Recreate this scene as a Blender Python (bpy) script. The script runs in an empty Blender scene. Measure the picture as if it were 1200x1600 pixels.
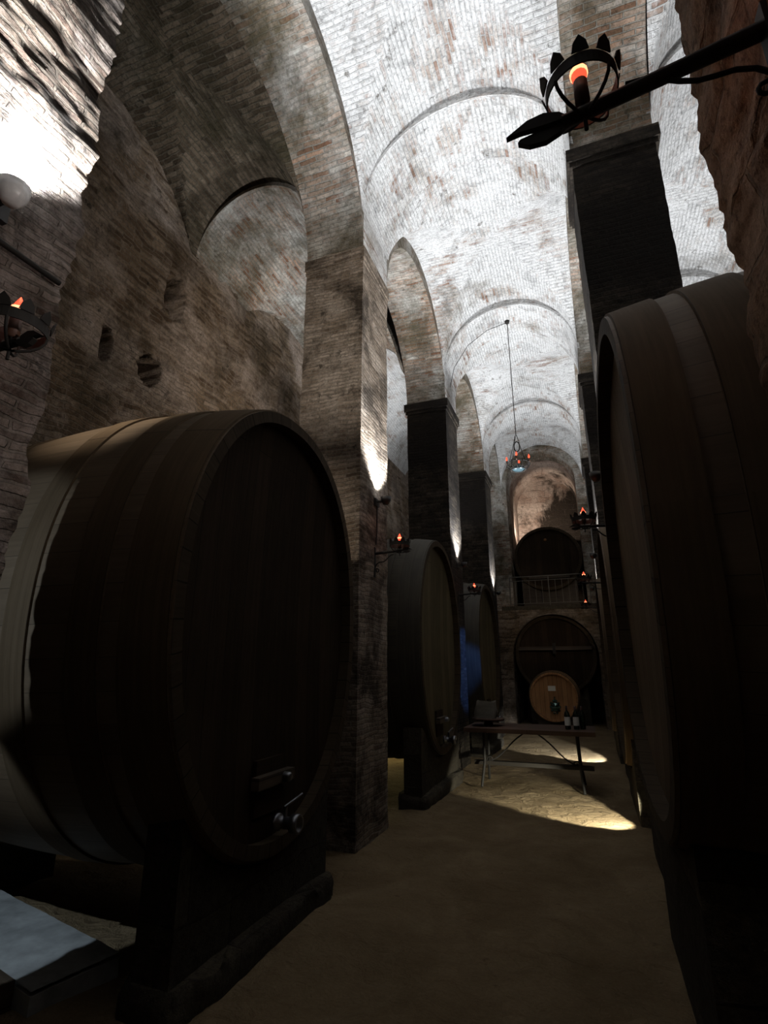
import bpy, math, random
from mathutils import Vector, Matrix, noise
random.seed(7)
PI = math.pi
S = bpy.context.scene
COL = S.collection

# ------------------------------------------------------------------ mesh helpers
class MB:
    """collects faces with per-loop uv (in metres), builds one mesh object"""
    def __init__(self):
        self.v = []; self.f = []; self.uv = []; self.sm = []
    def face(self, pts, uvs=None, smooth=False):
        n = len(self.v)
        self.v += [tuple(p) for p in pts]
        self.f.append(tuple(range(n, n + len(pts))))
        self.uv += list(uvs) if uvs else planar_uv(pts)
        self.sm.append(smooth)
    def grid(self, P, nu, nv, UV=None, smooth=True, flip=False, skip=None):
        n = len(self.v); Q = []
        for j in range(nv + 1):
            for i in range(nu + 1):
                p = P(i / nu, j / nv); Q.append(p); self.v.append(tuple(p))
        for j in range(nv):
            for i in range(nu):
                if skip and skip(i, j): continue
                a = j * (nu + 1) + i
                idx = [a, a + 1, a + nu + 2, a + nu + 1]
                ij = [(i, j), (i + 1, j), (i + 1, j + 1), (i, j + 1)]
                if flip: idx.reverse(); ij.reverse()
                self.f.append(tuple(n + k for k in idx))
                if UV: self.uv += [UV(i / nu, j / nv, (a_ / nu, b_ / nv)) for a_, b_ in ij]
                else: self.uv += planar_uv([Q[k] for k in idx])
                self.sm.append(smooth)
    def box(self, lo, hi, M=None):
        x0, y0, z0 = lo; x1, y1, z1 = hi
        c = [Vector(p) for p in ((x0,y0,z0),(x1,y0,z0),(x1,y1,z0),(x0,y1,z0),(x0,y0,z1),(x1,y0,z1),(x1,y1,z1),(x0,y1,z1))]
        raw = c
        if M: c = [M @ p for p in c]
        for q in ((0,3,2,1),(4,5,6,7),(0,1,5,4),(2,3,7,6),(1,2,6,5),(3,0,4,7)):
            self.face([c[k] for k in q], planar_uv([raw[k] for k in q]))
    def prism(self, poly, axis, a, b):
        """poly: 2D outline, extruded along axis from a to b"""
        def mk(p, t):
            if axis == 0: return Vector((t, p[0], p[1]))
            if axis == 1: return Vector((p[0], t, p[1]))
            return Vector((p[0], p[1], t))
        n = len(poly)
        self.face([mk(p, a) for p in poly]); self.face([mk(p, b) for p in reversed(poly)])
        d = 0.
        for i in range(n):
            p, q = poly[i], poly[(i + 1) % n]
            l = math.hypot(q[0]-p[0], q[1]-p[1])
            self.face([mk(p, b), mk(q, b), mk(q, a), mk(p, a)], [(b, d), (b, d + l), (a, d + l), (a, d)])
            d += l
    def tube(self, pts, r, seg=8, caps=True):
        pts = [Vector(p) for p in pts]; n = len(pts)
        rr = r if isinstance(r, (list, tuple)) else [r] * n
        t0 = (pts[1] - pts[0]).normalized()
        ref = Vector((0, 0, 1)) if abs(t0.z) < .9 else Vector((1, 0, 0))
        nn = t0.cross(ref).normalized(); rings = []
        for i in range(n):
            t = (pts[min(i+1, n-1)] - pts[max(i-1, 0)]).normalized()
            nn = (nn - t * nn.dot(t)).normalized(); bb = t.cross(nn)
            rings.append([pts[i] + (nn * math.cos(2*PI*k/seg) + bb * math.sin(2*PI*k/seg)) * rr[i] for k in range(seg)])
        base = len(self.v)
        for R in rings: self.v += [tuple(p) for p in R]
        L = 0
        for i in range(n - 1):
            l = (pts[i+1] - pts[i]).length
            for k in range(seg):
                k2 = (k + 1) % seg
                self.f.append((base+i*seg+k, base+(i+1)*seg+k, base+(i+1)*seg+k2, base+i*seg+k2))
                self.uv += [(L, k*.02), (L+l, k*.02), (L+l, k*.02+.02), (L, k*.02+.02)]; self.sm.append(True)
            L += l
        if caps:
            self.face(rings[0]); self.face(list(reversed(rings[-1])))
    def lathe(self, prof, c=(0, 0, 0), seg=20, M=None):
        c = Vector(c)
        def P(u, v):
            i = round(v * (len(prof) - 1)); r, z = prof[i]
            p = Vector((r * math.cos(2*PI*u), r * math.sin(2*PI*u), z))
            return (M @ p if M else p) + c
        self.grid(P, seg, len(prof) - 1, lambda u, v, w: (w[0] * .3, w[1] * .3))
    def build(self, name, mat, parent=None, auto=True):
        me = bpy.data.meshes.new(name)
        me.from_pydata(self.v, [], self.f)
        uvl = me.uv_layers.new(name='UVMap')
        flat = [c for uv in self.uv for c in uv]
        uvl.data.foreach_set('uv', flat)
        me.polygons.foreach_set('use_smooth', self.sm)
        me.materials.append(mat); me.update()
        o = bpy.data.objects.new(name, me); COL.objects.link(o)
        if parent: o.parent = parent
        return o

def planar_uv(pts):
    pts = [Vector(p) for p in pts]
    nrm = Vector((0, 0, 0))
    for i in range(len(pts)):
        a, b = pts[i], pts[(i + 1) % len(pts)]
        nrm += Vector(((a.y-b.y)*(a.z+b.z), (a.z-b.z)*(a.x+b.x), (a.x-b.x)*(a.y+b.y)))
    ax = max(range(3), key=lambda k: abs(nrm[k]))
    if ax == 0: return [(p.y, p.z) for p in pts]
    if ax == 1: return [(p.x, p.z) for p in pts]
    return [(p.x, p.y) for p in pts]

def thing(name, label, cat, loc=(0, 0, 0), rz=0., group=None):
    o = bpy.data.objects.new(name, None); COL.objects.link(o)
    o.empty_display_size = .1
    o.location = loc; o.rotation_euler = (0, 0, rz)
    return tag(o, label, cat, group)
def tag(o, label, cat, group=None):
    o['label'] = label; o['category'] = cat
    if group: o['group'] = group
    return o
def struct(o):
    o['kind'] = 'structure'; return o
def copy_tree(o, parent=None):
    c = o.copy(); COL.objects.link(c); c.parent = parent
    for ch in list(o.children): copy_tree(ch, c)
    return c

def fbm(p, sc, oct=4):
    return noise.fractal(Vector(p) * sc, .9, 2.1, oct)

# ------------------------------------------------------------------ materials
def newmat(name):
    m = bpy.data.materials.new(name); m.use_nodes = True
    nt = m.node_tree; nt.nodes.clear()
    out = nt.nodes.new('ShaderNodeOutputMaterial'); b = nt.nodes.new('ShaderNodeBsdfPrincipled')
    nt.links.new(b.outputs[0], out.inputs[0])
    return m, nt, b
def N(nt, t, **kw):
    n = nt.nodes.new(t)
    for k, v in kw.items():
        if k in n.inputs.keys() if hasattr(n.inputs, 'keys') else False: n.inputs[k].default_value = v
        else: setattr(n, k, v)
    return n
def noise_node(nt, vec, scale, detail=5, rough=.6, dist=0.):
    n = nt.nodes.new('ShaderNodeTexNoise')
    n.inputs['Scale'].default_value = scale; n.inputs['Detail'].default_value = detail
    n.inputs['Roughness'].default_value = rough; n.inputs['Distortion'].default_value = dist
    nt.links.new(vec, n.inputs['Vector']); return n.outputs[0]
def ramp(nt, fac, stops):
    r = nt.nodes.new('ShaderNodeValToRGB'); e = r.color_ramp.elements
    while len(e) < len(stops): e.new(.5)
    for el, (p, c) in zip(e, stops):
        el.position = p; el.color = (c, c, c, 1) if isinstance(c, (int, float)) else (*c, 1)
    nt.links.new(fac, r.inputs[0]); return r.outputs[0]
def mix(nt, fac, a, b, mode='MIX'):
    m = nt.nodes.new('ShaderNodeMix'); m.data_type = 'RGBA'; m.blend_type = mode
    for s, v in ((0, fac), (6, a), (7, b)):
        if hasattr(v, 'is_linked'): nt.links.new(v, m.inputs[s])
        elif isinstance(v, (int, float)): m.inputs[s].default_value = v if s == 0 else (v, v, v, 1)
        else: m.inputs[s].default_value = (*v, 1)
    return m.outputs[2]
def math_node(nt, op, a, b):
    m = nt.nodes.new('ShaderNodeMath'); m.operation = op
    for s, v in ((0, a), (1, b)):
        if hasattr(v, 'is_linked'): nt.links.new(v, m.inputs[s])
        else: m.inputs[s].default_value = v
    return m.outputs[0]
def bump(nt, b, height, strength, dist):
    n = nt.nodes.new('ShaderNodeBump'); n.inputs['Strength'].default_value = strength
    n.inputs['Distance'].default_value = dist
    nt.links.new(height, n.inputs['Height']); nt.links.new(n.outputs[0], b.inputs['Normal'])

def brick_mat(name, pal, mortar, lime, lime_range, soot, soot_range, bw=.24, rh=.056, blot=None, bstr=1., soot_scale=.55, mort=.009, distort=.05):
    m, nt, b = newmat(name)
    tc = nt.nodes.new('ShaderNodeTexCoord'); uv = tc.outputs['UV']; ob = tc.outputs['Object']
    nz = nt.nodes.new('ShaderNodeTexNoise'); nz.inputs['Scale'].default_value = 2.3; nz.inputs['Detail'].default_value = 4
    nt.links.new(ob, nz.inputs['Vector'])
    sub = nt.nodes.new('ShaderNodeVectorMath'); sub.operation = 'SUBTRACT'; sub.inputs[1].default_value = (.5, .5, .5)
    nt.links.new(nz.outputs['Color'], sub.inputs[0])
    sc = nt.nodes.new('ShaderNodeVectorMath'); sc.operation = 'SCALE'; sc.inputs['Scale'].default_value = distort
    nt.links.new(sub.outputs[0], sc.inputs[0])
    ad = nt.nodes.new('ShaderNodeVectorMath'); ad.operation = 'ADD'
    nt.links.new(uv, ad.inputs[0]); nt.links.new(sc.outputs[0], ad.inputs[1])
    br = nt.nodes.new('ShaderNodeTexBrick'); br.inputs['Scale'].default_value = 1.
    br.inputs['Brick Width'].default_value = bw; br.inputs['Row Height'].default_value = rh
    br.inputs['Mortar Size'].default_value = mort; br.inputs['Mortar Smooth'].default_value = .4
    br.inputs['Color1'].default_value = (0, 0, 0, 1); br.inputs['Color2'].default_value = (1, 1, 1, 1)
    br.inputs['Mortar'].default_value = (.5, .5, .5, 1)
    nt.links.new(ad.outputs[0], br.inputs['Vector'])
    col = ramp(nt, br.outputs['Color'], pal)
    col = mix(nt, br.outputs['Fac'], col, mortar)
    grain = noise_node(nt, ob, 22, 6, .7)
    col = mix(nt, .55, col, ramp(nt, grain, [(.3, .25), (.7, 1.)]), 'MULTIPLY')
    # limewash still clinging to the wall, in patches, and black damp stains
    big = noise_node(nt, ob, 1.1, 8, .68, .6)
    off = nt.nodes.new('ShaderNodeVectorMath'); off.operation = 'ADD'; off.inputs[1].default_value = (7.3, 2.1, 4.4)
    nt.links.new(ob, off.inputs[0])
    fine = noise_node(nt, off.outputs[0], 5.5, 8, .75)
    per = math_node(nt, 'ADD', big, math_node(nt, 'MULTIPLY', math_node(nt, 'SUBTRACT', br.outputs['Color'], .5), .07))
    per = math_node(nt, 'ADD', per, math_node(nt, 'MULTIPLY', math_node(nt, 'SUBTRACT', fine, .5), .3))
    lf = ramp(nt, per, [(lime_range[0], 0.), (lime_range[1], 1.)])
    wash = mix(nt, ramp(nt, grain, [(.35, 0.), (.75, 1.)]), tuple(c * .72 for c in lime), lime)
    col = mix(nt, lf, col, wash)
    st = noise_node(nt, off.outputs[0], soot_scale, 9, .72, .4)
    if blot:
        dv = nt.nodes.new('ShaderNodeVectorMath'); dv.operation = 'DISTANCE'; dv.inputs[1].default_value = blot[0]
        nt.links.new(ob, dv.inputs[0])
        st = math_node(nt, 'ADD', st, ramp(nt, math_node(nt, 'DIVIDE', dv.outputs['Value'], blot[1]), [(.35, .3), (1., 0.)]))
    sf = ramp(nt, st, [(soot_range[0], 0.), (soot_range[1], 1.)])
    col = mix(nt, sf, col, soot)
    col = mix(nt, ramp(nt, fine, [(.59, 0.), (.68, .85)]), col, tuple(c * .5 for c in soot))
    grit = noise_node(nt, ob, 38, 5, .75)
    col = mix(nt, .65, col, ramp(nt, grit, [(.34, .35), (.5, 1.)]), 'MULTIPLY')
    mid = noise_node(nt, ob, 3.2, 7, .7, .8)
    col = mix(nt, .75, col, ramp(nt, mid, [(.3, .5), (.48, 1.)]), 'MULTIPLY')
    joint = math_node(nt, 'MULTIPLY', br.outputs['Fac'], ramp(nt, mid, [(.42, 1.), (.62, 0.)]))
    col = mix(nt, math_node(nt, 'MULTIPLY', joint, .38), col, tuple(c * .35 for c in mortar))
    nt.links.new(col, b.inputs['Base Color']); b.inputs['Roughness'].default_value = .95
    b.inputs['Specular IOR Level'].default_value = .15
    h = math_node(nt, 'SUBTRACT', math_node(nt, 'ADD', math_node(nt, 'MULTIPLY', grain, .5), math_node(nt, 'MULTIPLY', fine, 1.1)),
                  math_node(nt, 'MULTIPLY', br.outputs['Fac'], .45))
    h = math_node(nt, 'ADD', h, math_node(nt, 'MULTIPLY', br.outputs['Color'], .25))
    bump(nt, b, h, bstr, .035)
    return m

REDS = [(0., (.20, .10, .06)), (.3, (.30, .20, .14)), (.55, (.36, .30, .24)), (.8, (.44, .27, .18)), (1., (.5, .42, .34))]
M = {}
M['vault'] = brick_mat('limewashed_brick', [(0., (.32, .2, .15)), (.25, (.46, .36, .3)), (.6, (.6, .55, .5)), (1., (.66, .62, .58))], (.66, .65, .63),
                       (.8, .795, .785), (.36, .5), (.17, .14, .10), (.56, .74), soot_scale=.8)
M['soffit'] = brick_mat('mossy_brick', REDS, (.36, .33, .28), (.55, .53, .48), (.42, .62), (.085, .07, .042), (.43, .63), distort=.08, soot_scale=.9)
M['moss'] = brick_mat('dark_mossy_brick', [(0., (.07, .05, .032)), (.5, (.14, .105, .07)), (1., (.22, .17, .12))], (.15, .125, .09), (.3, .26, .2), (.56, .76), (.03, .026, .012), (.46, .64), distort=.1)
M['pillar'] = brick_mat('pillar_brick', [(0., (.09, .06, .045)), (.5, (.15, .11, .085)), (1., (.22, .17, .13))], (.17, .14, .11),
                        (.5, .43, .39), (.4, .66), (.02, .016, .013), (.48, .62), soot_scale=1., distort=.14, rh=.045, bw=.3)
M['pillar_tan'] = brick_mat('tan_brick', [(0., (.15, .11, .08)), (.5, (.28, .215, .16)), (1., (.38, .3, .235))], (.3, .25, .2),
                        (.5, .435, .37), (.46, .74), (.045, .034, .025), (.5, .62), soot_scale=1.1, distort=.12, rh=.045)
M['pillar_dark'] = brick_mat('dark_brick', [(0., (.03, .024, .018)), (.5, (.06, .048, .036)), (1., (.1, .08, .06))], (.06, .05, .04),
                        (.2, .18, .16), (.66, .8), (.015, .012, .01), (.45, .6), soot_scale=.9)  # darker brick tones than the near and tan pillars
M['wall'] = brick_mat('brown_rubble_plaster', [(0., (.10, .065, .04)), (.5, (.2, .14, .09)), (1., (.3, .22, .15))], (.24, .19, .14),
                      (.44, .36, .3), (.44, .66), (.035, .027, .014), (.46, .66), bw=.3, rh=.06, distort=.2)
M['wall_pink'] = brick_mat('pink_plaster', [(0., (.3, .2, .15)), (1., (.42, .31, .25))], (.4, .31, .26),
                      (.5, .4, .33), (.4, .6), (.03, .022, .016), (.52, .62), blot=((.1, 19.2, 6.5), 1.5), bw=.6, rh=.2, distort=.3, soot_scale=.5)
M['rough'] = brick_mat('rough_tan_plaster', [(0., (.28, .17, .105)), (.5, (.38, .25, .16)), (1., (.46, .32, .22))], (.34, .24, .16),
                      (.48, .36, .26), (.5, .8), (.06, .04, .025), (.55, .7), bw=.5, rh=.3, distort=.3, bstr=1., soot_scale=1.6)
M['stone'] = brick_mat('dark_stone', [(0., (.05, .042, .032)), (1., (.1, .085, .06))], (.06, .05, .04), (.2, .17, .12), (.58, .8),
                       (.02, .016, .012), (.5, .7), bw=.7, rh=.35, distort=.1)

def sand_mat():
    m, nt, b = newmat('packed_sand')
    ob = nt.nodes.new('ShaderNodeTexCoord').outputs['Object']
    a = noise_node(nt, ob, 1.6, 8, .65, .5); f = noise_node(nt, ob, 60, 4, .6); mid = noise_node(nt, ob, 7, 6, .6, .8)
    c = ramp(nt, a, [(.3, (.13, .092, .05)), (.55, (.19, .14, .082)), (.75, (.25, .19, .115))])
    c = mix(nt, .4, c, ramp(nt, f, [(.3, .55), (.7, 1.)]), 'MULTIPLY')
    c = mix(nt, ramp(nt, mid, [(.66, 0.), (.72, .7)]), c, (.08, .055, .035))
    nt.links.new(c, b.inputs['Base Color']); b.inputs['Roughness'].default_value = .95
    b.inputs['Specular IOR Level'].default_value = .1
    bump(nt, b, math_node(nt, 'ADD', math_node(nt, 'MULTIPLY', mid, 1.), math_node(nt, 'MULTIPLY', f, .12)), 1., .06)
    return m
M['sand'] = sand_mat()

def wood_mat(name, c0, c1, c2, pw, rough=.6, grain_axis='u', bstr=.35, plen=6., spec=.3, gap=.004):
    m, nt, b = newmat(name)
    tc = nt.nodes.new('ShaderNodeTexCoord'); uv = tc.outputs['UV']
    br = nt.nodes.new('ShaderNodeTexBrick'); br.inputs['Scale'].default_value = 1.
    br.inputs['Brick Width'].default_value = plen; br.inputs['Row Height'].default_value = pw
    br.inputs['Mortar Size'].default_value = gap; br.inputs['Mortar Smooth'].default_value = .3
    br.inputs['Color1'].default_value = (0, 0, 0, 1); br.inputs['Color2'].default_value = (1, 1, 1, 1)
    nt.links.new(uv, br.inputs['Vector'])
    mp = nt.nodes.new('ShaderNodeMapping'); mp.inputs['Scale'].default_value = (1.2, 26, 1)
    nt.links.new(uv, mp.inputs['Vector'])
    g = noise_node(nt, mp.outputs[0], 1.4, 6, .65, .6)
    big = noise_node(nt, tc.outputs['Object'], 1.8, 6, .6)
    f = math_node(nt, 'ADD', math_node(nt, 'MULTIPLY', g, .7), math_node(nt, 'MULTIPLY', br.outputs['Color'], .22))
    f = math_node(nt, 'ADD', f, math_node(nt, 'MULTIPLY', math_node(nt, 'SUBTRACT', big, .5), .5))
    c = ramp(nt, f, [(.25, c0), (.5, c1), (.75, c2)])
    c = mix(nt, math_node(nt, 'MULTIPLY', br.outputs['Fac'], .85), c, tuple(x * .25 for x in c0))
    nt.links.new(c, b.inputs['Base Color'])
    b.inputs['Roughness'].default_value = rough; b.inputs['Specular IOR Level'].default_value = spec
    h = math_node(nt, 'SUBTRACT', math_node(nt, 'MULTIPLY', g, .25), br.outputs['Fac'])
    bump(nt, b, h, bstr, .006)
    return m
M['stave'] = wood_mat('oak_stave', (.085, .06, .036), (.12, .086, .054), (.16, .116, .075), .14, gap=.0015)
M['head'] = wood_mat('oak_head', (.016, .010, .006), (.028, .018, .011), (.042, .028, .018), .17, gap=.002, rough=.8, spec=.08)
M['head_olive'] = wood_mat('olive_oak_head', (.05, .04, .022), (.085, .07, .04), (.13, .105, .062), .17, gap=.003, rough=.7, spec=.1)
M['head_brown'] = wood_mat('brown_oak_head', (.07, .049, .03), (.11, .08, .05), (.16, .118, .076), .2, gap=.003, rough=.7, spec=.1)
M['stave_grey'] = wood_mat('grey_oak_stave', (.03, .027, .02), (.05, .045, .033), (.075, .067, .05), .13, gap=.002)
M['hoop'] = wood_mat('brown_hoop_steel', (.075, .052, .03), (.105, .075, .046), (.14, .1, .065), 50., rough=.75, spec=.12)
M['pale_oak'] = wood_mat('pale_oak', (.22, .11, .045), (.32, .165, .07), (.4, .22, .1), .11)
M['timber'] = wood_mat('dark_timber', (.03, .022, .015), (.06, .044, .03), (.1, .075, .052), .3)
M['table'] = wood_mat('table_wood', (.035, .02, .013), (.065, .036, .024), (.09, .052, .036), .2)
M['chime'] = wood_mat('dark_oak_chime', (.03, .021, .013), (.05, .036, .022), (.07, .05, .032), .14, rough=.8, spec=.1)

def plain(name, col, rough=.5, metal=0., emit=None, est=0., var=.3, scale=30, trans=0.):
    m, nt, b = newmat(name)
    ob = nt.nodes.new('ShaderNodeTexCoord').outputs['Object']
    n = noise_node(nt, ob, scale, 4, .6)
    c = mix(nt, n, tuple(x * (1 - var) for x in col), tuple(min(1, x * (1 + var)) for x in col))
    nt.links.new(c, b.inputs['Base Color']); b.inputs['Roughness'].default_value = rough; b.inputs['Metallic'].default_value = metal
    if emit: b.inputs['Emission Color'].default_value = (*emit, 1); b.inputs['Emission Strength'].default_value = est
    if trans: b.inputs['Transmission Weight'].default_value = trans
    return m
M['iron'] = plain('wrought_iron', (.014, .012, .01), .75, .2)
M['black_timber'] = wood_mat('blackened_timber', (.01, .008, .006), (.018, .014, .01), (.03, .023, .017), .3)
M['rail'] = plain('railing_steel', (.12, .11, .095), .5, .5)
M['black'] = plain('lamp_black', (.02, .02, .02), .5)
M['steel'] = plain('worn_steel', (.16, .165, .18), .35, .9)
M['candle'] = plain('candle_sleeve', (.09, .04, .025), .6)
M['flame'] = plain('red_bulb', (.8, .12, .05), .3, 0, (1., .1, .045), 1.3)
M['filament'] = plain('bulb_core', (1, .7, .4), .3, 0, (1., .3, .14), 3.)
M['lens'] = plain('flood_lens', (.9, .92, .95), .2, 0, (.92, .96, 1.), 25.)
M['globe'] = plain('frosted_globe', (.75, .78, .8), .35)
M['glass'] = plain('bottle_glass', (.012, .02, .012), .08)
M['paper'] = plain('paper', (.62, .62, .58), .9, var=.08)
M['foil'] = plain('bottle_foil', (.05, .02, .02), .35)
M['sack'] = plain('grey_paper_sack', (.13, .12, .1), .9)
M['bluedish'] = plain('blue_grey_glass', (.05, .085, .1), .3, .2)
M['slab'] = plain('worn_concrete', (.27, .28, .275), .8, var=.75, scale=6)
M['teal'] = plain('teal_metal', (.12, .2, .19), .18, .85, var=.6, scale=40)

# ------------------------------------------------------------------ layout
XL, XLo = -2.08, -2.85          # left row: nave face, aisle face
XR, XRo = .36, 1.17              # right row
WL, WR = -4.62, 3.0             # outer walls
ROWS = [(-3.5, -2.69), (.55, 1.38), (4.82, 5.65), (8.88, 9.78), (13.0, 13.85)]
YEND = 16.2
ZC = 6.49                       # top of the cornice
TOPZ = 9.0

# floor
fl = MB()
def PF(u, v):
    x = WL - .3 + u * (WR - WL + .6); y = -4 + v * 23
    z = .03 * fbm((x, y, 0), .9) + .012 * fbm((x, y, 3), 4.)
    return Vector((x, y, min(z - .01, .03)))
fl.grid(PF, 130, 330)
struct(fl.build('floor', M['sand']))

# left wall, rough, with three putlog holes broken into it
HOLES = [(3.63, 4.98, .06, .2), (4.24, 4.98, .14, .18), (4.5, 6.2, .16, .28)]
def wall_grid(x, sgn, y0, y1, z0, z1, nu, nv, amp, holes=(), sub=0):
    b = MB()
    def P(u, v):
        y = y0 + u * (y1 - y0); z = z0 + v * (z1 - z0)
        d = amp * fbm((y, z, x), .8, 3) + amp * .5 * fbm((y, z, x + 9), 4., 4)
        for hy, hz, ry, rz in holes:
            q = math.hypot((y - hy) / ry, (z - hz) / rz) + .25 * fbm((y, z, 2), 5.)
            d -= .9 * max(0, min(1, (1.1 - q) / .1))
        return Vector((x + sgn * d, y, z))
    b.grid(P, nu, nv, flip=sgn < 0)
    return b
wl1 = wall_grid(WL, 1, -3.6, 8., -.1, 8.8, 290, 220, .045, HOLES)
wl1.grid(lambda u, v: Vector((WL + .0, 8. + u * 9., -.1 + v * 8.9)), 60, 60)
struct(wl1.build('wall_left', M['wall']))
struct(wall_grid(WR, -1, -3.6, 17, -.1, 8.8, 150, 100, .05).build('wall_right', M['vault']))
# wall behind the photographer
bk = MB(); bk.box((WL - .2, -3.7, -.1), (WR + .2, -3.5, 9.)); struct(bk.build('wall_front', M['wall']))

# ------------------------------------------------------------------ vaults and arches
def prof(t, half, spring, rise):
    t = max(-1., min(1., t / half))
    return spring + rise * math.sqrt(max(0., 1 - t * t))
vault = MB(); dark_vault = MB(); mid_vault = MB()
def groin(x0, x1, y0, y1, sx, rx, sy, ry, nx=40, ny=56, into=None):
    hx, hy = (x1 - x0) / 2, (y1 - y0) / 2; cx, cy = (x0 + x1) / 2, (y0 + y1) / 2
    def XY(u, v): return cx - hx * math.cos(PI * u), cy - hy * math.cos(PI * v)
    def P(u, v):
        x, y = XY(u, v)
        z = max(prof(x - cx, hx, sx, rx), prof(y - cy, hy, sy, ry))
        return Vector((x, y, z + .012 * fbm((x, y, z), 2.2, 3)))
    def UV(u, v, w):
        x, y = XY(u + .5 / nx, v + .5 / ny)
        X, Y = XY(*w)
        if prof(x - cx, hx, sx, rx) >= prof(y - cy, hy, sy, ry): return (Y, w[0] * PI * (hx + rx) / 2)
        return (X, w[1] * PI * (hy + ry) / 2)
    (into or vault).grid(P, nx, ny, UV)
def arch_slab(b, axis, a0, a1, t0, t1, half_gap, spring, rise, n=36, top=TOPZ, depth_uv=True):
    """slab between a0..a1 (span direction) and t0..t1 (thickness), open below an arch"""
    c = (a0 + a1) / 2; h = (a1 - a0) / 2
    def mk(a, t, z): return Vector((a, t, z)) if axis == 0 else Vector((t, a, z))
    L = 0.; pa = None
    for i in range(n):
        A = []
        for k in (i, i + 1):
            th = PI - PI * k / n
            A.append((c + h * math.cos(th), spring + rise * math.sin(th)))
        l = math.hypot(A[1][0] - A[0][0], A[1][1] - A[0][1])
        nt_ = max(1, int((t1 - t0) / .2))
        for q in range(nt_):
            ta = t0 + (t1 - t0) * q / nt_; tb = t0 + (t1 - t0) * (q + 1) / nt_
            b.face([mk(A[0][0], ta, A[0][1]), mk(A[1][0], ta, A[1][1]), mk(A[1][0], tb, A[1][1]), mk(A[0][0], tb, A[0][1])],
                   [(ta, L), (ta, L + l), (tb, L + l), (tb, L)], True)
        for t in (t0, t1):
            b.face([mk(A[0][0], t, A[0][1]), mk(A[1][0], t, A[1][1]), mk(A[1][0], t, top), mk(A[0][0], t, top)])
        L += l

NAVE_C = 8.36
for i in range(len(ROWS)):
    y0 = ROWS[i][1]; y1 = ROWS[i + 1][0] if i + 1 < len(ROWS) else YEND
    groin(XL, XR, y0, y1, 7.02, NAVE_C - 7.02, 6.55, NAVE_C - 6.55)
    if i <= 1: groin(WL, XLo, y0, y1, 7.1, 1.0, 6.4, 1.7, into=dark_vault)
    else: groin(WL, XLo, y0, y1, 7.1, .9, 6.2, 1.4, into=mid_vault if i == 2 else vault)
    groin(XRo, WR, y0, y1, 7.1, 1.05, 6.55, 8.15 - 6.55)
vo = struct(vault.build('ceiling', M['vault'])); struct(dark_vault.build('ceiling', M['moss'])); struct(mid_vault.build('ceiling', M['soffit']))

tn = 0
def trim(b, mat):
    global tn
    tn += 1
    return struct(b.build('trim_%d' % tn, mat))
def ring_lip(b, axis, a0, a1, t, spring, rise, out=.03, hgt=.035, n=40):
    """slightly projecting course of bricks along the lower edge of an arch"""
    c = (a0 + a1) / 2; h = (a1 - a0) / 2
    def mk(a, tt, z): return Vector((a, tt, z)) if axis == 0 else Vector((tt, a, z))
    def pt(k, d, tt):
        th = PI - PI * k / n
        return mk(c + (h + d) * math.cos(th), tt, spring + (rise + d) * math.sin(th))
    for k in range(n):
        j = .006 * random.random()
        b.face([pt(k, 0, t), pt(k + 1, 0, t), pt(k + 1, 0, t - out), pt(k, 0, t - out)])
        b.face([pt(k, 0, t - out), pt(k + 1, 0, t - out), pt(k + 1, hgt + j, t - out), pt(k, hgt + j, t - out)])
        b.face([pt(k, hgt + j, t - out), pt(k + 1, hgt + j, t - out), pt(k + 1, hgt + j, t), pt(k, hgt + j, t)])
for i, (y0, y1) in enumerate(ROWS):
    b = MB(); arch_slab(b, 0, XL, XR, y0, y1, 0, 7.02, 1.215); ring_lip(b, 0, XL, XR, y0, 7.02, 1.215); trim(b, M['vault'])
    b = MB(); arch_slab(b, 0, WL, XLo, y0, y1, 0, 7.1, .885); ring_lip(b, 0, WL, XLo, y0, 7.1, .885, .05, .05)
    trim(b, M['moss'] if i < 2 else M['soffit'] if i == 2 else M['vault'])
    b = MB(); arch_slab(b, 0, XRo, WR, y0, y1, 0, 7.1, .9); ring_lip(b, 0, XRo, WR, y0, 7.1, .9); trim(b, M['vault'])
    n0 = y1; n1 = ROWS[i + 1][0] if i + 1 < len(ROWS) else YEND
    b = MB(); arch_slab(b, 1, n0, n1, XLo, XL, 0, 6.45, 1.65); trim(b, M['soffit'])
    b = MB(); arch_slab(b, 1, n0, n1, XR, XRo, 0, *((6.9, 1.25) if i in (1, 2) else (6.45, 1.65))); trim(b, M['soffit'])

# ------------------------------------------------------------------ pillars
def rough_box(b, x0, x1, y0, y1, z0, z1, step, amp, sc=3.):
    """four sides of a shaft, surface pushed in and out"""
    per = [(x0, y0), (x1, y0), (x1, y1), (x0, y1), (x0, y0)]
    off = 0.
    nz = max(1, int((z1 - z0) / step))
    cx, cy = (x0 + x1) / 2, (y0 + y1) / 2
    for (ax, ay), (bx, by) in zip(per[:-1], per[1:]):
        L = math.hypot(bx - ax, by - ay); nu = max(1, int(L / step))
        def P(u, v, ax=ax, ay=ay, bx=bx, by=by):
            x = ax + (bx - ax) * u; y = ay + (by - ay) * u; z = z0 + (z1 - z0) * v
            d = amp * (fbm((x * .45, y * .45, z * 1.6), sc, 4) * .8 + .6 * fbm((x * .3, y * .3, z), 1.3, 2) + .35 * fbm((x, y, z * 2.5), 7., 2))
            q = Vector((x - cx, y - cy, 0))
            s = Vector((math.copysign(min(1, (abs(q.x) / ((x1 - x0) / 2)) ** 6), q.x), math.copysign(min(1, (abs(q.y) / ((y1 - y0) / 2)) ** 6), q.y), 0))
            return Vector((x, y, z)) + s * d
        b.grid(P, nu, nz, lambda u, v, w, o=off, L=L: (o + w[0] * L, z0 + w[1] * (z1 - z0)))
        off += L
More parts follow.
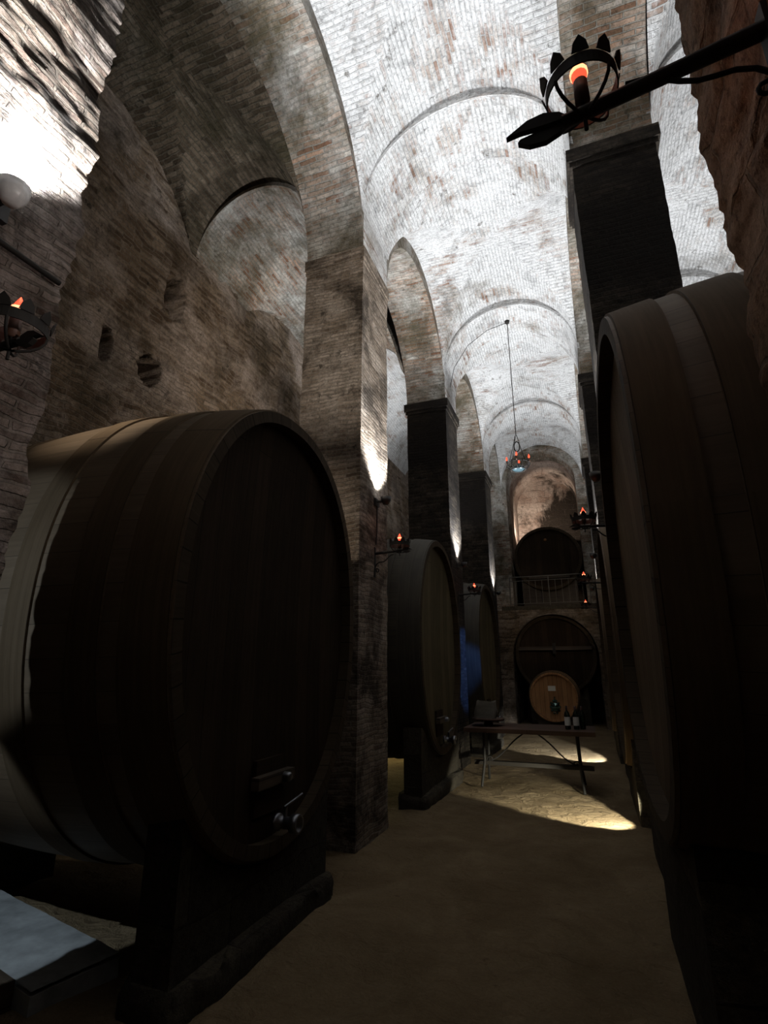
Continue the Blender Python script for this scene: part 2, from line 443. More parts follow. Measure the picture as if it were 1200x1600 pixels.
def pillar(label, x0, x1, y0, y1, mat, step=.25, amp=.0, nave_sign=1, cornice_mat=None, group=None, capmat=None, zc=None, ce=.05):
    ZC = zc or 6.49
    t = thing('brick_pillar', label, 'pillar', ((x0 + x1) / 2, (y0 + y1) / 2, 0), 0, group)
    cx, cy = (x0 + x1) / 2, (y0 + y1) / 2
    b = MB(); rough_box(b, x0 - cx, x1 - cx, y0 - cy, y1 - cy, -.1, ZC - .2, step, amp)
    b.build('shaft', mat, t)
    b = MB()
    e = ce
    b.box((x0 - cx - e, y0 - cy - e, ZC - .16), (x1 - cx + e, y1 - cy + e, ZC))
    b.box((x0 - cx - e * .5, y0 - cy - e * .5, ZC - .22), (x1 - cx + e * .5, y1 - cy + e * .5, ZC - .16))
    b.build('cornice', cornice_mat or mat, t)
    b = MB(); b.box((x0 - cx, y0 - cy, ZC), (x1 - cx, y1 - cy, TOPZ)); b.build('springer', capmat or M['soffit'], t)
    return t
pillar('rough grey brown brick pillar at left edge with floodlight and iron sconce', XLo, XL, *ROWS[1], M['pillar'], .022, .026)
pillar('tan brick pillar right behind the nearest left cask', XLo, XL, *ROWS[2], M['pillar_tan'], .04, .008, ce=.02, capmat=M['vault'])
pillar('dark brick pillar behind the second left cask', XLo, XL, *ROWS[3], M['pillar_dark'], .06, .006, capmat=M['vault'])
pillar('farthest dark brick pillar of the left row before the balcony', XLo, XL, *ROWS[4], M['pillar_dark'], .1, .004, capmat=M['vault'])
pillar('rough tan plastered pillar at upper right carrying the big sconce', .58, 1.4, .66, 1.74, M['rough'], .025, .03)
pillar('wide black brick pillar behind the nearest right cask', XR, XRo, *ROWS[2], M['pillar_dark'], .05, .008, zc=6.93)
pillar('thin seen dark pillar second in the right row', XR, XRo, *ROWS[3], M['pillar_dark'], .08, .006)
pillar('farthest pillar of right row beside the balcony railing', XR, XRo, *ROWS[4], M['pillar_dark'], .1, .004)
for X0, X1 in ((XLo, XL), (XR, XRo)):
    b = MB(); b.box((X0, ROWS[0][0], -.1), (X1, ROWS[0][1], TOPZ)); trim(b, M['pillar'])

# ------------------------------------------------------------------ end wall with balcony
NC = -.9
b = MB()
# lower front wall with arched opening
def front_wall(b, x0, x1, cx, r, spring, rise, z0, z1, y, th):
    b.box((x0, y, z0), (cx - r, y + th, z1)); b.box((cx + r, y, z0), (x1, y + th, z1))
    n = 32
    for k in range(n):
        a = [PI - PI * q / n for q in (k, k + 1)]
        p = [(cx + r * math.cos(t), spring + rise * math.sin(t)) for t in a]
        for yy in (y, y + th):
            b.face([(p[0][0], yy, p[0][1]), (p[1][0], yy, p[1][1]), (p[1][0], yy, z1), (p[0][0], yy, z1)])
        b.face([(p[0][0], y, p[0][1]), (p[1][0], y, p[1][1]), (p[1][0], y + th, p[1][1]), (p[0][0], y + th, p[0][1])],
               [(y, k * .11), (y, k * .11 + .11), (y + th, k * .11 + .11), (y + th, k * .11)], True)
front_wall(b, WL, WR, NC, 1.17, 1.88, 1.17, -.1, 3.2, YEND, .5)
struct(b.build('wall_back', M['wall']))
b = MB(); front_wall(b, WL, WR, NC + .0, 1.04, 7.15, 1.04, 3.2, TOPZ, YEND, .9); trim(b, M['soffit'])
b = MB()
b.box((-2.6, 19.2, -.1), (.8, 19.4, 9.)); trim(b, M['wall_pink'])
b = MB()
b.box((-2.2, YEND + .5, -.1), (-2.08, 19.2, 3.2)); b.box((.3, YEND + .5, -.1), (.42, 19.2, 3.2)); trim(b, M['wall'])
b = MB()
b.grid(lambda u, v: Vector((NC + 1.04 * math.cos(PI * (1 - u)), YEND + .9 + v * 2.2, 7.15 + 1.04 * math.sin(PI * u))), 24, 4, lambda u, v, w: (w[1] * 2.2, w[0] * 3.2))
b.box((NC - 1.2, YEND + .9, 3.2), (NC - 1.04, 19.2, 7.2)); b.box((NC + 1.04, YEND + .9, 3.2), (NC + 1.2, 19.2, 7.2))
trim(b, M['wall_pink'])
b = MB(); b.box((-2.3, YEND - .02, 3.2), (.5, 19.2, 3.32)); trim(b, M['stone'])

# ------------------------------------------------------------------ casks
def sup(th, hw, hh, n):
    c, s = math.cos(th), math.sin(th)
    return hw * math.copysign(abs(c) ** (2 / n), c), hh * math.copysign(abs(s) ** (2 / n), s)
SEG = 96
def cask(name, label, loc, rz, hw, hh, L, bulge, hoops, mats, n=2.15, rim=.075, recess=.1, hatch=True, group=None, zc=0., seg=SEG, flare=0.):
    """local: front head in plane x=0 facing +x, body runs towards -x, centre at height zc"""
    t = thing(name, label, 'cask', loc, rz, group)
    def R(s): return 1 + bulge * (1 - (2 * s / L - 1) ** 2)
    def pt(s, th, extra=0.):
        y, z = sup(th, hw, hh, n); k = R(s)
        return Vector((-s, y * k * (1 + extra / hw), zc + z * k * (1 + extra / hh)))
    per = PI * (hw + hh)
    b = MB(); ns = 24
    b.grid(lambda u, v: pt(v * L, 2 * PI * u), seg, ns, lambda u, v, w: (w[1] * L, w[0] * per), flip=False)
    b.build('staves', mats[0], t); b = MB()
    for s0, d in ((0., 1), (L, -1)):
        b = MB()
        b.grid(lambda u, v: pt(s0, 2 * PI * u, -rim * v), seg, 1, lambda u, v, w: (w[1] * .1, w[0] * per), flip=d > 0)
        b.grid(lambda u, v: pt(s0 + d * recess * v, 2 * PI * u, -rim - .01 * v), seg, 1, lambda u, v, w: (w[1] * .1, w[0] * per), flip=d > 0)
        b.build('chime', mats[3] if len(mats) > 3 else M['chime'], t)
    for s0, d in ((recess * .8, 1), (L - recess * .8, -1)):
        b = MB(); nr = 10
        def H(u, v, s0=s0, d=d):
            p = pt(s0, 2 * PI * u, -rim * .6); k = v
            return Vector((p.x - d * .05 * (1 - k * k) * 1., p.y * k, zc + (p.z - zc) * k))
        b.grid(H, seg, nr, lambda u, v, w, H=H: (H(*w).z, H(*w).y), flip=d > 0)
        b.build('head', mats[1], t)
    for s0, s1 in hoops:
        b = MB(); e = .012
        b.grid(lambda u, v: pt(s0 + (s1 - s0) * v, 2 * PI * u, e), seg, 3, lambda u, v, w: (w[0] * per, w[1] * (s1 - s0)))
        b.grid(lambda u, v: pt(s0, 2 * PI * u, e * (1 - 1.5 * v)), seg, 1, flip=True)
        b.grid(lambda u, v: pt(s1, 2 * PI * u, e * (1 - 1.5 * v)), seg, 1)
        b.build('hoop', mats[2], t)
    return t
def stand(label, loc, rz, hw, hh, n, zc, xs, hf, top, mat, group=None, plinth=True, rear=None):
    """masonry cradle piers under a cask; xs: list of (x0,x1) along the axis (local, negative)"""
    t = thing('cask_stand', label, 'stand', loc, rz, group)
    for i, (x0, x1) in enumerate(xs):
        half = hf if i == 0 else rear or hf
        poly = [(-half, -.05), (half, -.05), (half, top)]
        m = 14
        for k in range(m + 1):
            y = half - .06 - (2 * half - .12) * k / m
            z = zc - hh * (max(0, 1 - abs(y / hw) ** n)) ** (1 / n)
            poly.append((y, min(top, z - .045)))
        poly.append((-half, top))
        b = MB(); b.prism(poly, 0, x0, x1); b.build('pier', mat, t)
    if plinth:
        b = MB()
        x0, x1 = xs[0]
        def P(u, v):
            th = 2 * PI * u
            y, x = sup(th, hf + .04, .17, 8)
            k = [(1., 0.), (1., .1), (.96, .15), (.5, .16)][round(v * 3)]
            p = Vector(((x0 + x1) / 2 + x * k[0] * 1.2, y * k[0], k[1] - .02))
            w = Vector((fbm((p.x, p.y, p.z + loc[1]), 6.), fbm((p.x + 5, p.y, p.z + loc[1]), 6.), .6 * fbm((p.x, p.y + 5, p.z + loc[1]), 6.)))
            return p + w * .035
        b.grid(P, 90, 3); b.build('plinth', M['stone'], t)
    return t

def tap(parent, y, z, x=-.04, sc=1.):
    b = MB()
    RX = Matrix.Rotation(PI / 2, 3, 'Y')
    b.lathe([(0, 0), (.05, 0), (.05, .03), (.035, .03), (.035, .12), (.055, .12), (.055, .17), (.04, .17), (.04, .14), (0, .14)], (x, y, z), 18, RX)
    b.tube([(x + .07, y, z), (x + .07, y, z + .09)], .012 * sc)
    o = b.build('tap', M['steel'], parent)
    b = MB(); b.tube([(x + .07, y - .02, z + .09), (x + .09, y + .17, z + .13)], .008); b.build('lever', M['steel'], o)
def hatch_bar(parent, y, z, w=.42):
    b = MB()
    b.box((-.1, y - .16, z - .2), (-.075, y + .16, z + .12))
    o = b.build('hatch', M['head'], parent)
    b = MB(); b.box((-.075, y - w / 2, z - .035), (-.02, y + w / 2, z + .035)); bb = b.build('crossbar', M['timber'], o)
    b = MB(); b.lathe([(0, .05), (.022, .05), (.03, .035), (.03, 0)], (-.02, y + .08, z), 12, Matrix.Rotation(PI / 2, 3, 'Y')); b.build('bolt', M['steel'], o)

OAK = (M['stave'], M['head'], M['hoop']); GREY = (M['stave_grey'], M['head'], M['hoop']); OLIVE = (M['stave_grey'], M['head_olive'], M['stave_grey']); OAKB = (M['stave'], M['head_brown'], M['hoop'])
HO = [(.015, .3), (.42, .62), (.9, 1.08), (1.85, 2.02), (2.2, 2.46)]
XH = -1.9
LC = [(3.2, 1.1, 1.43, 1.9), (7.42, 1.1, 1.43, 1.9), (11.35, 1.2, 1.4, 1.85)]
LAB = ['huge oval oak cask nearest on the left, lit tan on top', 'tall oval oak cask behind the first left pillar', 'bluish lit oval cask third along the left row']
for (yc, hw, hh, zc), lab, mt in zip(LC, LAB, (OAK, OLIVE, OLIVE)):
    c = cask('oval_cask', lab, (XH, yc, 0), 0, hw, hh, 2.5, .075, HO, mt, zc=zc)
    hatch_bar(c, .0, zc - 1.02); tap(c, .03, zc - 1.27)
SL = ['dark masonry stand beneath the huge nearest left cask', 'dark block stand beneath the second left cask', 'block stand beneath the bluish third left cask']
for (yc, hw, hh, zc), lab in zip(LC, SL):
    stand(lab, (XH, yc, 0), 0, hw, hh, 2.15, zc, [(-.28, -.06), (-2.45, -2.15)], .8 if yc < 5 else .95, .86, M['stone'], rear=.3 if yc < 5 else None)
# right row
XRH = .235
RC = [(3.32, 1.33, 1.31, 2.1), (7.4, 1.12, 1.42, 1.9), (11.4, 1.2, 1.4, 1.85)]
RLAB = ['huge dark cask filling the right side, seen edge on', 'second cask of right row, only its rim showing', 'far cask of the right row behind the second rim']
HR = [(.015, .2), (.3, .52), (.78, .96), (1.8, 1.98), (2.3, 2.48), (2.55, 2.62)]
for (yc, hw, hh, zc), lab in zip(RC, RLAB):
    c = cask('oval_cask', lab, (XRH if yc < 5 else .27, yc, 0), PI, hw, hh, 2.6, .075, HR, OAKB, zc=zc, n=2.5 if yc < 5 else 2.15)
for (yc, hw, hh, zc), lab in zip(RC, ['black stand beneath the huge nearest right cask', 'stand beneath the second right cask', 'stand beneath the far right cask']):
    stand(lab, (XRH if yc < 5 else .27, yc, 0), PI, hw, hh, 2.3, zc, [(-.5, -.06), (-2.5, -2.1)], .8, .9, M['stone'], plinth=yc < 5)
# end of the nave
c = cask('round_cask', 'dark round cask lying on the balcony behind the railing', (NC, 16.75, 3.32), -PI / 2, 1.0, .98, 2.2, .06, [(.02, .2), (.4, .55), (1.6, 1.75)], GREY, zc=1.5, n=2.)
b = MB(); b.box((-.075, -.6, .88), (-.03, .6, .95)); b.build('crossbar', M['timber'], c)
b = MB(); b.lathe([(0, .03), (.04, .02), (.045, 0)], (-.1, -.02, 2.1), 12, Matrix.Rotation(PI / 2, 3, 'Y')); b.build('bung', M['pale_oak'], c)
stand('dark timber cradle beneath the cask on the balcony', (NC, 16.75, 3.32), -PI / 2, 1., .98, 2., 1.5, [(-.4, -.15), (-2., -1.7)], .8, .8, M['timber'], plinth=False)
c = cask('round_cask', 'large unlit cask under the balcony behind the small pale cask', (NC, 16.35, 0), -PI / 2, 1.1, 1.1, 2.2, .05, [(.02, .2), (.4, .55), (1.6, 1.75)], GREY, zc=1.92, n=2.)
b = MB(); b.box((-.075, -1.0, .13 + 1.92), (-.02, 1.0, .23 + 1.92)); b.build('crossbar', M['timber'], c)
b = MB(); b.box((-.02, -.05, 1.95), (.03, .03, 2.25)); b.build('latch', M['iron'], c)
stand('masonry cradle beneath the large unlit cask under the balcony', (NC, 16.35, 0), -PI / 2, 1.1, 1.1, 2., 1.92, [(-.5, -.2), (-2., -1.7)], .8, 1.05, M['stone'], plinth=False)
PO = (M['pale_oak'], M['pale_oak'], M['hoop'], M['pale_oak'])
c = cask('barrel', 'small pale orange barrel with paper and tap at far end', (-.93, 14.55, 0), -PI / 2, .575, .585, .95, .09, [(.02, .09), (.2, .26), (.68, .74), (.86, .93)], PO, zc=.86, n=2., rim=.045, recess=.05, seg=64)
c['category'] = 'barrel'
b = MB(); b.box((-.085, -.12, 1.0), (-.05, .06, 1.12)); b.build('paper_note', M['paper'], c)
b = MB()
for k in range(10):
    a = 2 * PI * k / 10
    b.lathe([(0, .05), (.025, .035), (.03, 0)], (-.06, .02 + .11 * math.cos(a), .62 + .15 * math.sin(a)), 8, Matrix.Rotation(PI / 2, 3, 'Y'))
b.lathe([(0, .03), (.09, .03), (.11, 0)], (-.07, .02, .62), 20, Matrix.Rotation(PI / 2, 3, 'Y'))
b.box((-.04, .0, .6), (.03, .13, .63))
b.tube([(-.05, .02, .74), (-.02, .02, .86)], .02)
b.build('hatch', M['teal'], c)
stand('low timber cradle beneath the small pale barrel', (-.93, 14.55, 0), -PI / 2, .575, .585, 2., .86, [(-.25, -.12), (-.85, -.7)], .42, .4, M['timber'], plinth=False)

# ------------------------------------------------------------------ balcony railing
r = thing('balcony_railing', 'thin steel railing with balusters in front of the balcony', 'railing', (NC, YEND - .01, 3.32))
for nm, z in (('top_rail', .86), ('middle_rail', .74), ('bottom_rail', .06)):
    b = MB(); b.tube([(-1.12, 0, z), (1.12, 0, z)], .016 if z > .8 else .01, 6); b.build(nm, M['rail'], r)
for x in (-1.12, 0, 1.12):
    b = MB(); b.tube([(x, 0, 0), (x, 0, .86)], .016, 6); b.build('post', M['rail'], r)
for k in range(1, 12):
    x = -1.12 + 2.24 * k / 12
    if abs(x) < .05: continue
    b = MB(); b.tube([(x, 0, .06), (x, 0, .74)], .007, 5); b.build('baluster', M['rail'], r)

# ------------------------------------------------------------------ wall sconces
def sconce(label, loc, rz, length, rise, r=.1, lit=True, plate=True, energy=1.5, group=None, lift=0., leaf=1., thick=1.):
    """local: wall at x=0, arm runs along +x, candle near the tip"""
    t = thing('wall_sconce', label, 'sconce', loc, rz, group)
    cx = length * .76
    def az(x): return rise * x / length
    b = MB()
    b.tube([(0, 0, 0), (length * .4, 0, az(length * .4)), (length * .86, 0, az(length * .86))], [.017 * thick, .015 * thick, .014 * thick], 8)
    b.build('arm', M['iron'], t)
    b = MB()   # split leaf tip
    x0 = length * .84; z0 = az(x0)
    for s in (-1, 1):
        poly = [(x0 + px * leaf, z0 + (s * pz - .05 * px) * leaf) for px, pz in ((-.005, 0), (.012, .02), (.04, .031), (.07, .027), (.1 + .01 * s, .008 - .004 * s), (.085, .006), (.05, .002))]
        if s < 0: poly.reverse()
        b.prism(poly, 1, -.008 + s * .004, .008 + s * .004)
    b.build('leaf_tip', M['iron'], t)
    b = MB()   # scroll brace under the arm
    pts = [(0, 0, -.16)]
    for k in range(1, 9):
        u = k / 8; pts.append((u * cx * .75, 0, -.16 + .13 * u ** .7 + .015 * math.sin(u * 9)))
    b.tube(pts, .007, 6)
    sp = [(.03 + .028 * (1 - k / 14) * math.cos(k * .7 + PI), 0, -.19 + .028 * (1 - k / 14) * math.sin(k * .7)) for k in range(12)]
    b.tube(sp, .006, 6)
    b.build('brace', M['iron'], t)
    if plate:
        b = MB(); b.box((-.012, -.022, -.26), (.008, .022, .07)); b.build('wall_plate', M['iron'], t)
    zr = az(cx) + .045 + lift
    b = MB()   # crown: band with merlons
    n = 40
    for k in range(n):
        a0, a1 = 2 * PI * k / n, 2 * PI * (k + 1) / n
        for rr in (r, r - .004):
            b.face([(cx + rr * math.cos(a0), rr * math.sin(a0), zr), (cx + rr * math.cos(a1), rr * math.sin(a1), zr),
                    (cx + rr * math.cos(a1), rr * math.sin(a1), zr + .038), (cx + rr * math.cos(a0), rr * math.sin(a0), zr + .038)])
        for zz in (zr, zr + .038):
            b.face([(cx + q * math.cos(a), q * math.sin(a), zz) for q, a in ((r, a0), (r, a1), (r - .004, a1), (r - .004, a0))])
    nm = 10
    for k in range(nm):
        a = 2 * PI * (k + .5) / nm
        T = Matrix.Translation((cx + r * 1.03 * math.cos(a), r * 1.03 * math.sin(a), zr + .036)) @ Matrix.Rotation(a, 4, 'Z') @ Matrix.Rotation(.25, 4, 'Y')
        w = r * .23
        for f, g in (((-w, 0), (w, 0)),):
            P = [T @ Vector((x_, y_, z_)) for x_ in (-.002, .002) for y_, z_ in ((-w, 0), (w, 0), (w * .75, .025), (0, .045), (-w * .75, .025))]
            b.face(P[:5]); b.face(P[5:][::-1])
            for q in range(5):
                q2 = (q + 1) % 5; b.face([P[q], P[q2], P[5 + q2], P[5 + q]])
    b.build('crown', M['iron'], t)
    b = MB()   # basket wires
    for a in (PI / 4, 3 * PI / 4):
        b.tube([(cx + r * math.cos(a) * math.cos(u * PI / 10), r * math.sin(a) * math.cos(u * PI / 10), zr - .07 * math.sin(u * PI / 10)) for u in range(11)], .005, 6)
    b.tube([(cx, 0, az(cx) - .06), (cx, 0, zr)], .006, 6)
    b.build('basket', M['iron'], t)
    b = MB(); b.lathe([(.0, 0), (.02, 0), (.019, .075), (0, .08)], (cx, 0, zr - .02), 14); b.build('candle', M['candle'], t)
    b = MB(); b.lathe([(.01, 0), (.02, .012), (.023, .03), (.014, .055), (.004, .078), (0, .085)], (cx, 0, zr + .058), 14); o = b.build('flame_bulb', M['flame'], t)
    b = MB(); b.lathe([(0, 0), (.0245, .004), (.0245, .016), (0, .02)], (cx, 0, zr + .078), 12); b.build('filament', M['filament'], o)
    l = bpy.data.lights.new('candle_glow', 'POINT'); l.energy = energy; l.color = (1, .2, .07); l.shadow_soft_size = .02
    lo = bpy.data.objects.new('candle_glow', l); COL.objects.link(lo); lo.parent = t; lo.location = (cx, 0, zr + .17)
    return t
sconce('big iron crown sconce reaching in from the upper right', (.575, 1.2, 3.09), PI, .575, -.1, r=.095, energy=.4, lift=.015, leaf=1.5, thick=1.35)
sconce('iron crown sconce cut off at the left edge', (XL, 1.0, 2.6), 0, .47, .0, energy=.12)
sconce('iron crown sconce on tan pillar above the second left cask', (XL, 5.25, 2.75), 0, .38, .02, r=.11, energy=.25)
sconce('iron sconce with red light before the bluish left cask', (XL, 9.35, 2.81), 0, .38, .02, r=.11, energy=.25)
sconce('iron sconce beside the balcony cask above the railing level', (XR, 5.2, 2.83), PI, .36, .02, r=.11, energy=.25)
sconce('small red sconce at right end of the balcony railing', (XR, 9.35, 2.9), PI, .4, .02, r=.11, energy=.25)
sconce('lowest red sconce just beneath the railing at right', (XR, 13.4, 2.9), PI, .4, .02, r=.11, energy=.25)

# ------------------------------------------------------------------ floodlights
def spot(name, loc, target, energy, size=110, blend=.5, col=(.93, .96, 1.), rad=.05, parent=None):
    l = bpy.data.lights.new(name, 'SPOT'); l.energy = energy; l.spot_size = math.radians(size); l.spot_blend = blend
    l.color = col; l.shadow_soft_size = rad
    o = bpy.data.objects.new(name, l); COL.objects.link(o)
    o.location = loc
    o.rotation_euler = (Vector(target) - Vector(loc)).to_track_quat('-Z', 'Y').to_euler()
    return o
def flood(label, loc, rz, globe=False):
    """local: wall at x=0, fixture stands off along +x, shining up"""
    t = thing('floodlight', label, 'lamp', loc, rz)
    b = MB(); b.box((-.01, -.06, -.1), (.02, .06, -.02)); b.box((.0, -.015, -.06), (.12, .015, -.04)); b.build('bracket', M['black'], t)
    b = MB(); b.lathe([(0, -.09), (.03, -.09), (.055, -.05), (.06, -.005), (.052, -.005)], (.12, 0, 0), 16); b.build('housing', M['globe'] if globe else M['black'], t)
    b = MB(); b.lathe([(.054, -.008), (0, -.008)], (.12, 0, 0), 16); b.build('lens', M['lens'], t)
    return t
FZ = 3.4
FL = [('floodlight with pale housing on the ledge at left edge', XL, ROWS[1], 0, 1.02), ('floodlight on tan pillar above its sconce', XL, ROWS[2], 0, 5.28),
      ('floodlight on the second dark left pillar', XL, ROWS[3], 0, 9.35), ('floodlight on the farthest left pillar', XL, ROWS[4], 0, 13.4),
      ('floodlight on inner face of wide black right pillar', XR, ROWS[2], PI, 5.28), ('floodlight on the second right pillar', XR, ROWS[3], PI, 9.35),
      ('floodlight on the farthest right pillar', XR, ROWS[4], PI, 13.4)]
EN = [1350, 650, 600, 380, 600, 500, 260]
for (lab, x, row, rz, y), en in zip(FL, EN):
    flood(lab, (x, y, FZ), rz, globe=(y < 2))
    s = 1 if rz == 0 else -1
    spot('flood_and_fill', (x + s * .11, y, FZ + .02), (x + s * .62, y, 7.), en, 112, .6)
# floodlights on the back of the right pillars and in the left aisle (second bay), as bright aisles show
spot('aisle_flood', (1.32, 5.3, 4.2), (2.2, 4.2, 8.), 420, 140, .5)
spot('aisle_flood', (1.32, 9.3, 4.2), (2.2, 8.0, 8.), 420, 140, .5)
spot('aisle_flood', (-2.95, 5.3, 5.7), (-3.15, 5.3, 8.), 130, 110, .5)
spot('aisle_flood', (-3.3, 9.3, 5.4), (-3.6, 9.3, 8.), 220, 130, .5)
spot('aisle_lamp', (-2.95, 5.4, 5.0), (-4.6, 5.6, 4.6), 42, 165, .3, (1., .88, .76))
spot('aisle_flood', (-3.3, 10.6, 3.6), (-3.6, 11.4, 8.), 200, 120, .5)
# lamp on the right row at the photographer's back lighting the left bay above lamp height
spot('flood_and_fill', (.3, .9, 3.5), (-2.55, 4.82, 5.5), 600, 38, .8, (1., .9, .78))
spot('flood_and_fill', (.5, .9, 2.5), (-2.08, 1.0, 2.75), 55, 46, .7, (1., .9, .84))  # added fill across the nave, brightens the nearest left pillar's lower face
# cold lamp in the left aisle behind the near pillar
spot('aisle_flood', (-3.08, -.3, 2.1), (-3.2, 2.05, 1.98), 95, 38, .3, (.72, .86, 1.), .02)
spot('aisle_lamp', (-2.98, .95, 5.0), (-3.0, 3.1, 3.35), 340, 46, .7, (1., .86, .7))
spot('aisle_flood', (-2.97, -.1, 3.2), (-3.3, 2.35, .1), 230, 21, .12, (.72, .86, 1.), .02)
# lamps at floor level behind the casks
spot('floor_lamp_light', (.5, 6.1, .42), (-.25, 6.95, 0), 480, 46, .35, (1., .97, .78), .02)
spot('floor_lamp_light', (.33, 10.2, .45), (-.45, 11.3, 0), 600, 44, .35, (.95, .98, .95), .02)
spot('floor_lamp_light', (-4.1, 10.2, .9), (-3.1, 8.9, 0), 60, 80, .5, (1., .85, .4), .03)
# blue accent lamp on the right row
spot('blue_accent', (.3, 9.0, 2.6), (-2.08, 9.6, 1.6), 420, 30, .4, (.1, .28, 1.), .03)
spot('end_fill', (.2, 13.2, 3.5), (-.9, 16.2, 3.1), 40, 50, .6, (1., .8, .58), .04)  # added fill to brighten the wall around the lower arch
# added warm fill that brightens the small end barrel, no lamp stands here
spot('end_fill', (-.6, 12.2, 3.0), (-.93, 14.6, .8), 4.5, 36, .5, (1., .75, .45), .04)
spot('flood_and_fill', (-1.7, 17.6, 5.85), (-1.2, 19.2, 6.6), 220, 120, .5, (1., .88, .76))  # added fill inside the niche, brightens its back wall only

# cable along the ledge and down to the sconce
b = MB(); b.tube([(XL + .03, -.4, 3.2), (XL + .03, .5, 3.21), (XL + .035, 1.0, 3.19), (XL + .03, 1.33, 3.2)], .012, 6)
tag(b.build('cable', M['iron']), 'dark conduit running along the nearest left pillar under its floodlight', 'cable')
b = MB(); b.tube([(XL + .015, 5.28, 3.32), (XL + .02, 5.26, 3.0), (XL + .015, 5.25, 2.85)], .008, 6)
tag(b.build('cable', M['iron']), 'thin cable dropping from floodlight to sconce on tan pillar', 'cable')

# ------------------------------------------------------------------ chandelier
CX, CY = -.865, 9.33
t = thing('chandelier', 'small iron chandelier with red candle bulbs hanging over nave', 'chandelier', (CX, CY, 5.0))
b = MB(); b.tube([(0, 0, .72), (.0, .0, 2.), (0, 0, 3.22)], .008, 6); b.build('hanging_cable', M['iron'], t)
b = MB(); b.tube([(0, 0, 3.2), (-.4, -.03, 3.1), (-.8, -.05, 2.83), (-1.1, -.06, 2.38), (-1.2, -.06, 1.95)], .006, 5); b.build('side_cable', M['iron'], t)
b = MB(); b.lathe([(0, 3.23), (.05, 3.23), (.04, 3.18), (0, 3.16)], (0, 0, 0), 12); b.build('ceiling_hook', M['iron'], t)
b = MB()
R = .2
b.tube([(R * math.cos(2*PI*k/32), R * math.sin(2*PI*k/32), .16) for k in range(33)], .009, 6)
b.tube([(.13 * math.cos(2*PI*k/24), .13 * math.sin(2*PI*k/24), .04) for k in range(25)], .008, 6)
for k in range(12):
    a = 2 * PI * k / 12
    b.tube([(R * math.cos(a), R * math.sin(a), .2), (R * 1.06 * math.cos(a), R * 1.06 * math.sin(a), .12), (.13 * math.cos(a), .13 * math.sin(a), .04)], .007, 5)
b.build('frame', M['iron'], t)
b = MB(); b.lathe([(0, .02), (.08, .03), (.12, .06), (.1, .09), (.04, .11), (.03, .16), (0, .17)], (0, 0, 0), 20); b.build('bowl', M['bluedish'], t)
for k in range(4):
    a = PI / 4 + PI / 2 * k
    b = MB(); b.tube([(R * math.cos(a), R * math.sin(a), .16), (.1 * math.cos(a), .1 * math.sin(a), .45), (.02 * math.cos(a), .02 * math.sin(a), .72)], .006, 5); b.build('chain', M['iron'], t)
    a -= PI / 4
    b = MB(); b.lathe([(0, .16), (.014, .16), (.014, .24), (0, .24)], (R * math.cos(a), R * math.sin(a), 0), 10); c = b.build('candle', M['candle'], t)
    b = MB(); b.lathe([(.008, .24), (.02, .265), (.014, .3), (0, .33)], (R * math.cos(a), R * math.sin(a), 0), 10); b.build('flame_bulb', M['flame'], c)
b = MB(); b.tube([(.05 * math.cos(2*PI*k/14), 0, .5 + .1 * math.sin(2*PI*k/14)) for k in range(15)], .01, 6); b.build('ring', M['iron'], t)

# ------------------------------------------------------------------ tasting table
TX, TY = -.88, 8.2
t = thing('tasting_table', 'long narrow wooden tasting table on iron legs standing in nave', 'table', (TX, TY, 0))
b = MB(); b.box((-.86, -.42, .7), (.86, .42, .755)); b.build('tabletop', M['table'], t)
for sx in (-1, 1):
    for sy in (-1, 1):
        b = MB(); b.tube([(sx * .62, sy * .2, .7), (sx * .63, sy * .16, .3), (sx * .66, sy * .3, 0)], .018, 8); b.build('leg', M['iron'], t)
    b = MB(); b.tube([(sx * .63, -.17, .3), (sx * .63, .17, .3)], .014, 6)
    b.build('crosspiece', M['iron'], t)
    b = MB()
    pts = [(sx * (.06 + .56 * u ** 1.0), 0, .7 - .42 * (u ** .8) + .03 * math.sin(u * 6.3)) for u in [k / 12 for k in range(13)]]
    b.tube(pts, .011, 6)
    sp = [(sx * (.58 + .05 * (1 - k / 16) * math.cos(k * .62)), 0, .3 + .05 * (1 - k / 16) * math.sin(k * .62)) for k in range(14)]
    b.tube(sp, .009, 6)
    b.build('scroll_brace', M['iron'], t)
b = MB(); b.box((-.8, -.05, .24), (.8, .05, .29)); b.build('stretcher', M['black_timber'], t)

def bottle(label, x, y, lab=True, h=.3):
    t = thing('wine_bottle', label, 'bottle', (x, y, .755))
    b = MB(); b.lathe([(0, 0), (.036, .002), (.038, .02), (.038, .18), (.03, .21), (.0145, .24), (.0145, h), (0, h)], (0, 0, 0), 20); b.build('glass_body', M['glass'], t)
    b = MB(); b.lathe([(.0152, h - .055), (.016, h - .003), (0, h + .001)], (0, 0, 0), 14); b.build('capsule', M['foil'], t)
    if lab:
        b = MB(); b.grid(lambda u, v: Vector((.0388 * math.cos(PI + u * PI * 1.2 - .3), .0388 * math.sin(PI + u * PI * 1.2 - .3), .05 + v * .11)), 14, 1); b.build('label', M['paper'], t)
bottle('leftmost white labelled wine bottle on the tasting table', -.36, 8.06)
bottle('middle wine bottle with broad white label on table', -.25, 8.08)
bottle('dark unlabelled wine bottle rightmost on the table', -.17, 8.13, False)
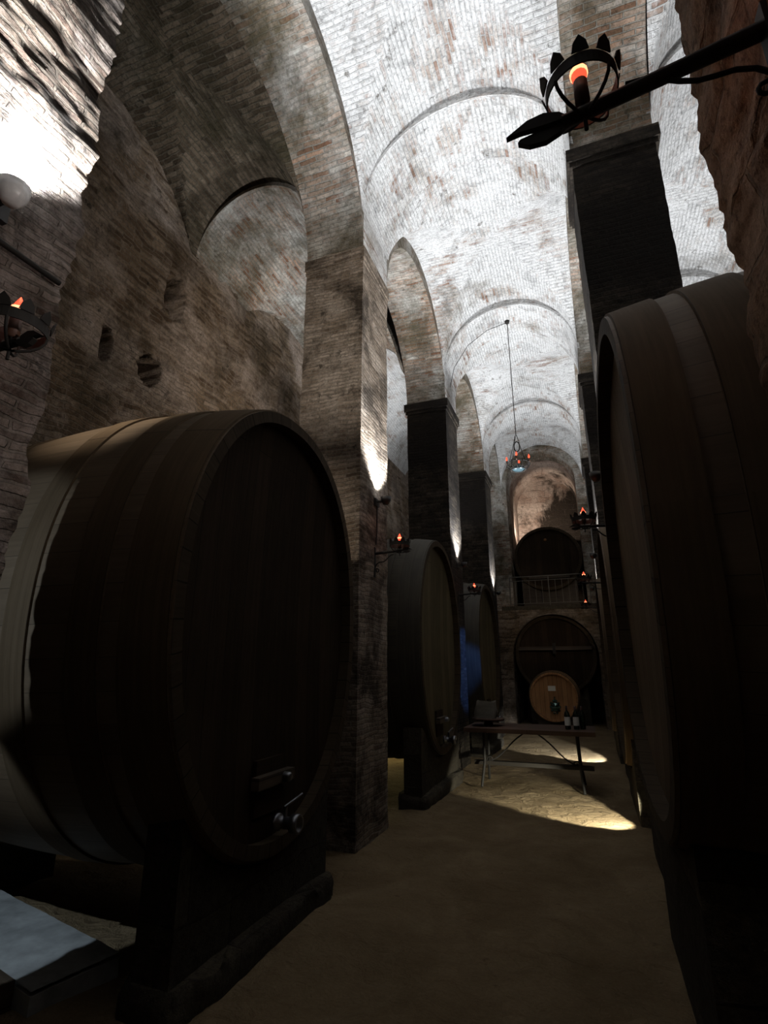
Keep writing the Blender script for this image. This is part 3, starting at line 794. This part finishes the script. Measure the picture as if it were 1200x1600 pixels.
# paper sack on a round board, left end of the table
t = thing('serving_board', 'round wooden board on left end of the tasting table', 'board', (-1.46, 8.2, .755))
b = MB(); b.lathe([(0, 0), (.07, 0), (.06, .05), (.04, .06), (.04, .07), (.23, .075), (.235, .095), (.23, .1), (0, .1)], (0, 0, 0), 28); b.build('board', M['table'], t)
b = MB()
def PS(u, v):
    x, y = sup(2 * PI * u, .15 + .01 * math.sin(v * 5), .085 - .03 * v, 5)
    return Vector((x + .02 * v + .008 * fbm((x, y, v), 12), y + .01 * fbm((x + 3, y, v), 12), v * .23 + .012 * math.sin(u * 20) * v))
b.grid(PS, 40, 10)
b.grid(lambda u, v: PS(u, 1) * (1 - v) + Vector((.02, 0, .205)) * v, 40, 2)
o = b.build('paper_sack', M['sack']); o.location = (-1.5, 8.2, .855)
tag(o, 'crumpled pale paper sack standing on the round board', 'sack')

# ------------------------------------------------------------------ low ledge and timber at lower left
RZ = math.radians(-13.5)
b = MB()
b.grid(lambda u, v: Vector((-1.1 + u * 1.95, -.17 + v * .44, .09 + .006 * fbm((u * 3, v, 1), 5.))), 40, 12)
b.box((-1.1, -.17, -.05), (.85, .27, .07))
o = b.build('concrete_ledge', M['slab']); o.location = (-3.4, 2.6, 0); o.rotation_euler = (0, 0, RZ)
tag(o, 'pale worn concrete ledge lit cold at the lower left corner', 'ledge')
b = MB(); b.box((-1.1, -.24, -.04), (.7, -.175, .1))
o = b.build('timber_edging', M['timber']); o.location = (-3.4, 2.6, 0); o.rotation_euler = (0, 0, RZ)
tag(o, 'brown timber board edging the pale concrete ledge', 'board')

# ------------------------------------------------------------------ camera, world, view
cam = bpy.data.cameras.new('camera'); co = bpy.data.objects.new('camera', cam); COL.objects.link(co)
cam.sensor_fit = 'VERTICAL'; cam.sensor_height = 36.; cam.lens = 36. * 822. / 1600.
cam.clip_start = .02; cam.clip_end = 100
co.location = (0, 0, 1.55)
co.rotation_euler = (math.radians(90 + 16.533), 0, math.radians(20.583))
S.camera = co
w = bpy.data.worlds.new('cellar_air'); S.world = w; w.use_nodes = True
w.node_tree.nodes['Background'].inputs[0].default_value = (.9, .8, .65, 1)
w.node_tree.nodes['Background'].inputs[1].default_value = .0
vs = S.view_settings
vs.view_transform = 'Standard'; vs.look = 'None'; vs.gamma = 1; vs.use_curve_mapping = False
vs.exposure = 0.
S.cycles.max_bounces = 8; S.cycles.diffuse_bounces = 5
